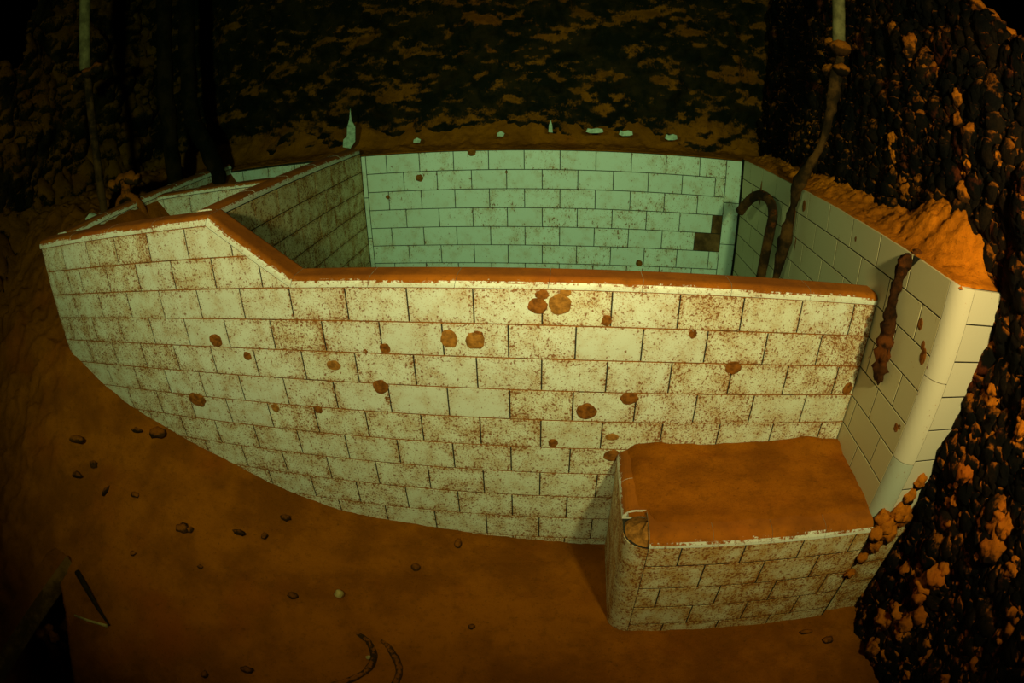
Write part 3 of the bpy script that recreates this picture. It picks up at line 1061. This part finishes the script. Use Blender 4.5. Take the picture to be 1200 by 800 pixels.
# ================================================================== THINGS
# long rusticle over the partition
pts = resample([(1.325, -0.100, 0.160), (1.268, -0.088, 0.145), (1.258, -0.080, 0.085), (1.254, -0.088, 0.02), (1.252, -0.098, -0.045), (1.254, -0.105, -0.11), (1.262, -0.108, -0.158)], 46)
rad = [np.interp(i / 45, [0, .15, .35, .5, .62, .8, .93, 1], [.020, .019, .011, .014, .019, .020, .011, .002]) * (1 + 0.14 * math.sin(i * 1.7) + 0.1 * math.sin(i * 0.83)) for i in range(46)]
v, f = tube_mesh(pts, rad, 18, 0.9, 60)
drip = obj('rusticle', v, f, mat_rust('drip_rust', (0.010, 0.005, 0.002), (0.08, 0.024, 0.005), (0.18, 0.045, 0.007), 1.0, 0.50), smooth=True)
tag(drip, 'long knobbly brown rusticle hanging down the pale tiled partition', 'rusticle')

def pipe(name, pts, r, mat, label, n=40, amp=0.25, seg=14, cat='pipe', scale=35):
    pts = resample(pts, n)
    rr = r if callable(r) else (lambda t: r)
    v, f = tube_mesh(pts, [rr(i / (n - 1)) for i in range(n)], seg, amp, scale)
    o = obj(name, v, f, mat, smooth=True)
    return tag(o, label, cat)

# hooked spout and its neighbour in the near corner of the bath
pipe('hooked_pipe', [(1.19, 0.66, -0.60), (1.195, 0.665, -0.35), (1.20, 0.66, -0.16), (1.205, 0.645, 0.0), (1.21, 0.65, 0.055), (1.205, 0.70, 0.095), (1.19, 0.775, 0.088), (1.175, 0.84, 0.045), (1.165, 0.88, 0.0)],
     0.018, PIPE_M, 'rusty pipe bent into a hook inside the bath', 60, 0.15)
pipe('riser_pipe', [(1.215, 0.59, -0.60), (1.22, 0.585, -0.3), (1.225, 0.575, -0.12), (1.230, 0.56, 0.02), (1.238, 0.545, 0.12), (1.245, 0.53, 0.195), (1.285, 0.47, 0.34), (1.31, 0.46, 0.50), (1.33, 0.46, 0.62)],
     lambda t: 0.017 + 0.005 * math.sin(t * 23), PIPE_M, 'lumpy rust crusted riser pipe standing between the hooked pipe and partition', 60, 0.7)
pipe('wall_pipe', [(1.33, 0.47, 0.66), (1.33, 0.465, 0.80), (1.335, 0.46, 1.0), (1.34, 0.455, 1.2)], 0.021, PALE_PIPE, 'pale upright pipe high on the rusted hull side', 20, 0.1)
cp = []
for n, (y, z, r) in enumerate([(0.50, 0.655, 0.03), (0.45, 0.645, 0.034), (0.50, 0.565, 0.034), (0.44, 0.575, 0.026), (0.53, 0.575, 0.022)]):
    A = blob(ICO_V, r * 1.1, r * 1.2, r * 0.8, n + 3.3, 0.1) + np.array([1.325, y, z])
    cp.append((A, ICO_F))
V, F = join(cp)
obj('coupling', V, F, RUST_N, bpy.data.objects['wall_pipe'], smooth=True, recalc=False)
# left hand service pipes behind the end wall
sp_ = empty('service_pipe', (-1.36, 0.5, 0.0))
tag(sp_, 'tall slim upright pipe with a pale upper sleeve beside the tap', 'pipe')
v, f = tube_mesh(resample([(-1.36, 0.50, -0.05), (-1.36, 0.50, 0.2), (-1.355, 0.50, 0.45), (-1.37, 0.50, 0.70), (-1.385, 0.50, 0.84)], 40), [0.019] * 40, 12, 0.4, 35)
obj('lower_pipe', v, f, PIPE_M, sp_, smooth=True)
v, f = tube_mesh(resample([(-1.384, 0.50, 0.80), (-1.386, 0.50, 1.0), (-1.39, 0.50, 1.4)], 20), [0.027] * 20, 12, 0.12, 35)
obj('pale_sleeve', v, f, PALE_PIPE, sp_, smooth=True)
v, f = tube_mesh(resample([(-1.50, 0.52, 0.74), (-1.44, 0.50, 0.765), (-1.37, 0.49, 0.775), (-1.28, 0.51, 0.785)], 24), [0.020 + 0.006 * math.sin(i * 1.3) for i in range(24)], 10, 0.6, 30)
obj('bracket', v, f, RUST_L, sp_, smooth=True)
pipe('stand_pipe', [(-1.30, 0.95, 0.05), (-1.30, 0.96, 0.35), (-1.31, 0.97, 0.8), (-1.31, 0.98, 1.3)], 0.040, DARK_PIPE, 'dark thick stand pipe in front of the bulkhead', 26, 0.35)
pipe('bent_pipe', [(-1.10, 1.05, 0.10), (-1.12, 1.05, 0.26), (-1.20, 1.06, 0.40), (-1.24, 1.07, 0.55), (-1.24, 1.07, 1.3)], 0.042, DARK_PIPE, 'dark pipe with a slanting foot behind the end basin', 30, 0.35)
# curved tap on the end wall
tap = empty('curved_tap', (-1.15, 0.45, 0.1))
tag(tap, 'small arched tap with a silted valve head behind the high coping', 'tap')
pts = resample([(-1.235, 0.47, 0.08), (-1.235, 0.47, 0.15), (-1.21, 0.475, 0.20), (-1.165, 0.48, 0.215), (-1.12, 0.485, 0.19), (-1.095, 0.49, 0.14), (-1.085, 0.49, 0.07)], 30)
v, f = tube_mesh(pts, [0.017] * 30, 12, 0.35, 35)
obj('spout', v, f, RUST_L, tap, smooth=True)
v, f = tube_mesh(resample([(-1.17, 0.48, 0.20), (-1.17, 0.485, 0.25), (-1.17, 0.49, 0.28)], 10), [0.022] * 10, 12, 0.4, 35)
obj('valve_stem', v, f, RUST_L, tap, smooth=True)
v, f = tube_mesh(resample([(-1.27, 0.50, 0.262), (-1.22, 0.50, 0.28), (-1.15, 0.49, 0.285), (-1.085, 0.48, 0.27)], 20), [0.024 + 0.006 * math.sin(i) for i in range(20)], 12, 0.5, 30)
obj('valve_head', v, f, RUST_L, tap, smooth=True)

# pale flakes and broken tile bits on the ledge
def flake(pts2, loc, rz, th, mat, label, name='pale_flake', cat='fragment', group=None):
    fr_ = (Vector(loc), Vector((math.cos(rz), math.sin(rz), 0)), Z, Vector((math.sin(rz), -math.cos(rz), 0)))
    v, f = prism(pts2, -th, 0, fr_)
    o = obj(name, v, f, mat)
    return tag(o, label, cat, group)
flake([(-0.035, 0.0), (0.0, -0.01), (0.025, 0.02), (0.03, 0.09), (0.015, 0.12), (0.012, 0.18), (0.005, 0.13), (-0.008, 0.09), (-0.012, 0.05), (-0.03, 0.035)],
      (-0.475, 1.265, 0.20), 0.2, 0.012, PALE, 'tall jagged pale flake standing on the silt ledge')
for n, (x, w, h, z) in enumerate([(0.62, 0.075, 0.018, 0.232), (0.755, 0.06, 0.020, 0.226), (0.955, 0.055, 0.022, 0.220)]):
    pts_ = [(-w / 2, 0), (-w / 4, -0.006), (w / 4, -0.004), (w / 2, 0.001), (w / 2 * 0.9, h * 0.8), (w / 6, h), (-w / 5, h * 0.7), (-w / 2 * 0.8, h * 0.9)]
    flake(pts_, (x, 1.275, z), 0.05 * n, 0.012, PALE,
          ('pale broken tile edge on the ledge, longest of three in a row', 'pale broken tile edge on the ledge, middle of three in a row', 'pale broken tile edge on the ledge, nearest the hull side')[n], 'tile_fragment', 'fragment', 'broken tile edges along the ledge')
flake([(-0.014, 0), (0.014, -0.002), (0.02, 0.012), (0.004, 0.022), (-0.012, 0.014)], (-0.155, 1.26, 0.195), 0.1, 0.012, PALE, 'small pale chip on the ledge beside the tall flake', 'tile_chip')
flake([(-0.014, 0), (0.014, -0.002), (0.02, 0.012), (0.004, 0.022), (-0.012, 0.014)], (0.215, 1.27, 0.210), 0.1, 0.012, PALE, 'small pale chip on the ledge above the middle of the bath', 'tile_chip')
flake([(-0.008, 0), (0.010, -0.002), (0.008, 0.03), (0.002, 0.055), (-0.006, 0.03)], (0.43, 1.30, 0.225), 0.1, 0.010, PALE, 'narrow upright pale splinter on the ledge', 'tile_chip')
flake([(-0.035, 0), (0.03, -0.004), (0.036, 0.012), (0.0, 0.028), (-0.03, 0.012)], (-1.235, 0.31, 0.175), 0.1, 0.014, PALE, 'pale tile fragment poking from silt at the bath end', 'tile_fragment')

# ---- lying on the floor
def fh(x, y):
    return float(floor_height(x, y)[0])

def chunk(name, x, y, s, mat, seed, sq=(1, 1, 0.6), sink=0.3):
    A = blob(ICO_V, s * sq[0], s * sq[1], s * sq[2], seed, 0.0, 0.6) + np.array([x, y, fh(x, y) + s * sq[2] * (1 - 2 * sink)])
    return obj(name, A, ICO_F, mat, smooth=True)

DEBRIS = [(-0.785, -0.032, 0.030, (1.3, 0.8, 0.5)), (-0.577, -0.272, 0.020, (1.2, 0.9, 0.6)), (-0.555, -0.265, 0.013, (1, 1, 0.7)), (-0.41, -0.207, 0.017, (1.4, 0.6, 0.6)),
          (-0.296, -0.098, 0.015, (1.2, 0.8, 0.6)), (0.119, -0.156, 0.013, (1, 1, 0.8)), (0.222, -0.051, 0.014, (0.8, 1.2, 0.5)), (-1.068, -0.203, 0.035, (1.6, 0.5, 0.35)),
          (-0.968, -0.233, 0.022, (0.8, 0.6, 0.7)), (-0.882, -0.283, 0.018, (0.5, 1.3, 0.5)), (-0.779, -0.247, 0.016, (1.2, 0.7, 0.5)), (-0.337, -0.181, 0.012, (1, 1, 0.6)),
          (-0.191, -0.338, 0.014, (1.2, 0.8, 0.5)), (-0.232, -0.603, 0.015, (1.3, 0.7, 0.6)), (-0.864, -0.059, 0.020, (1.5, 0.5, 0.4)), (-0.337, -0.664, 0.012, (1, 1, 0.5)),
          (0.30, -0.327, 0.009, (1, 1, 0.6)), (1.20, -0.36, 0.014, (1.4, 0.6, 0.5)), (1.262, -0.40, 0.016, (1.2, 0.8, 0.5)), (-1.006, -0.30, 0.022, (1.5, 0.6, 0.4)),
          (-0.70, -0.42, 0.012, (1, 0.8, 0.5)), (-0.48, -0.36, 0.010, (1.1, 0.7, 0.5))]
NOTED = {0: 'dark rust lump lying right against the buried foot of the bath',
         14: 'flat rust flake beside the lump at the buried foot of the bath',
         1: 'dark rust lump on the open floor with a smaller piece touching it',
         2: 'small rust piece touching the dark lump on the open floor',
         5: 'round rust nub on the floor below the middle of the bath',
         6: 'rust fragment close under the tiled front, midway along the bath',
         7: 'long flat rust flake on the silt bank below the bath end',
         13: 'flat rust fragment near the picture edge, beside the half buried hose',
         15: 'small round rust fragment near the picture edge, farther from the hose',
         12: 'rust fragment next to the pale rounded shell',
         16: 'tiny rust fragment alone on the bare floor short of the step',
         17: 'rust flake at the foot of the step, closer to its tiles',
         18: 'rust flake at the foot of the step, closer to the hull side'}
for n, (x, y, r, sq) in enumerate(DEBRIS):
    o = chunk('rust_fragment', x, y, r, STONE, n * 2.9 + 1, sq, 0.4)
    tag(o, NOTED.get(n, 'small rust fragment on the open silt slope below the bath'), 'fragment', 'rust fragments scattered on the floor')
o = chunk('pale_shell', -0.062, -0.300, 0.013, SHELL, 4.4, (1.0, 1.0, 0.8), 0.1)
tag(o, 'pale rounded shell lying in a dark patch of floor silt', 'shell')
o = chunk('pale_shell', 0.062, -0.468, 0.006, SHELL, 9.4, (1.0, 1.0, 0.6), 0.1)
tag(o, 'tiny pale ring shell inside the half buried hose loop', 'shell')

# half buried hose loop
hose = empty('rubber_hose', (0.06, -0.47, -0.78))
tag(hose, 'two curved loops of dark hose half buried in silt', 'hose')
for pts in ([(-0.02, -0.395), (0.02, -0.405), (0.055, -0.425), (0.074, -0.46), (0.070, -0.495), (0.045, -0.53), (0.0, -0.565), (-0.06, -0.60)],
            [(0.055, -0.400), (0.09, -0.415), (0.122, -0.445), (0.143, -0.48), (0.147, -0.515), (0.132, -0.55), (0.09, -0.60)]):
    q = resample([(x, y, 0) for x, y in pts], 40)
    zs = [fh(p.x, p.y) for p in q]
    v, f = tube_mesh([(p.x, p.y, z - 0.004 - 0.012 * abs(i / 39 - 0.55) ** 2 * 3) for i, (p, z) in enumerate(zip(q, zs))], [0.011] * 40, 10, 0.15, 40)
    obj('hose_loop', v, f, RUBBER, hose, smooth=True)

# plate edge over the black hollow, with a rusticle growing under it
beam = empty('steel_plate', (-1.0, -0.75, -0.70))
tag(beam, 'silted steel plate edge tilted over a black hollow in the floor', 'plate')
A0, A1 = Vector((-0.905, -0.552, -0.616)), Vector((-0.985, -1.15, -0.670))
d = (A1 - A0).normalized()
n_ = Vector((-d.y, d.x, 0)).normalized() * -1
def bar(name, off0, off1, zt, zb, mat):
    vs_ = []
    N_ = 30
    for i in range(N_ + 1):
        p = A0 + (A1 - A0) * i / N_
        w = 0.003 * math.sin(i * 1.3) + 0.002 * math.sin(i * 2.9)
        for o_, z_ in ((off0, zt), (off1 + w, zt), (off1 + w, zb), (off0, zb)):
            vs_.append(p + n_ * o_ + Vector((0, 0, z_)))
    fs = [(i * 4 + k, i * 4 + (k + 1) % 4, i * 4 + 4 + (k + 1) % 4, i * 4 + 4 + k) for i in range(N_) for k in range(4)] + [(0, 1, 2, 3), tuple(N_ * 4 + k for k in (3, 2, 1, 0))]
    obj(name, vs_, fs, mat, beam)
bar('flange', -0.004, 0.10, 0.010, -0.004, mat_rust('plate_rust', (0.12, 0.045, 0.008), (0.24, 0.08, 0.01), (0.2, 0.05, 0.01), 0.45, 0.6))
bar('lip', -0.006, 0.006, 0.018, -0.05, mat_rust('lip_rust', (0.16, 0.07, 0.014), (0.40, 0.18, 0.035), (0.2, 0.06, 0.01), 0.6, 0.6))
v, f = tube_mesh(resample([(-0.985, -0.80, -0.735), (-0.965, -0.815, -0.79), (-0.955, -0.83, -0.86), (-0.95, -0.86, -1.0), (-0.95, -0.88, -1.15)], 24), [0.018 + 0.008 * math.sin(i * 0.9) for i in range(24)], 12, 0.5, 30)
o = obj('rusticle', v, f, RUST_N, smooth=True)
tag(o, 'knobbly rusticle hanging in the black floor hollow under the plate', 'rusticle')
for n, (x, y, z) in enumerate(((-0.945, -0.775, -0.745), (-0.915, -0.79, -0.755))):
    A = blob(ICO3_V, 0.019, 0.019, 0.023, n + 2.2, 0.2, 0.4) + np.array([x, y, z])
    obj('knob', A, ICO3_F, RUST_N, o, smooth=True, recalc=False)
v, f = tube_mesh([(-0.86, -0.571, -0.640), (-0.80, -0.60, -0.650), (-0.735, -0.635, -0.672), (-0.667, -0.667, -0.690)], [0.011, 0.010, 0.007, 0.003], 8)
o = obj('splinter', v, f, DARKWOOD, smooth=True)
tag(o, 'thin dark splinter lying on the silt beside the steel plate', 'splinter')
v, f = tube_mesh([(-0.80, -0.70, -0.676), (-0.74, -0.69, -0.680), (-0.672, -0.672, -0.690)], [0.004, 0.004, 0.005], 8)
o = obj('twig', v, f, SHELL, smooth=True)
tag(o, 'thin pale rod meeting the tip of the dark splinter', 'rod')
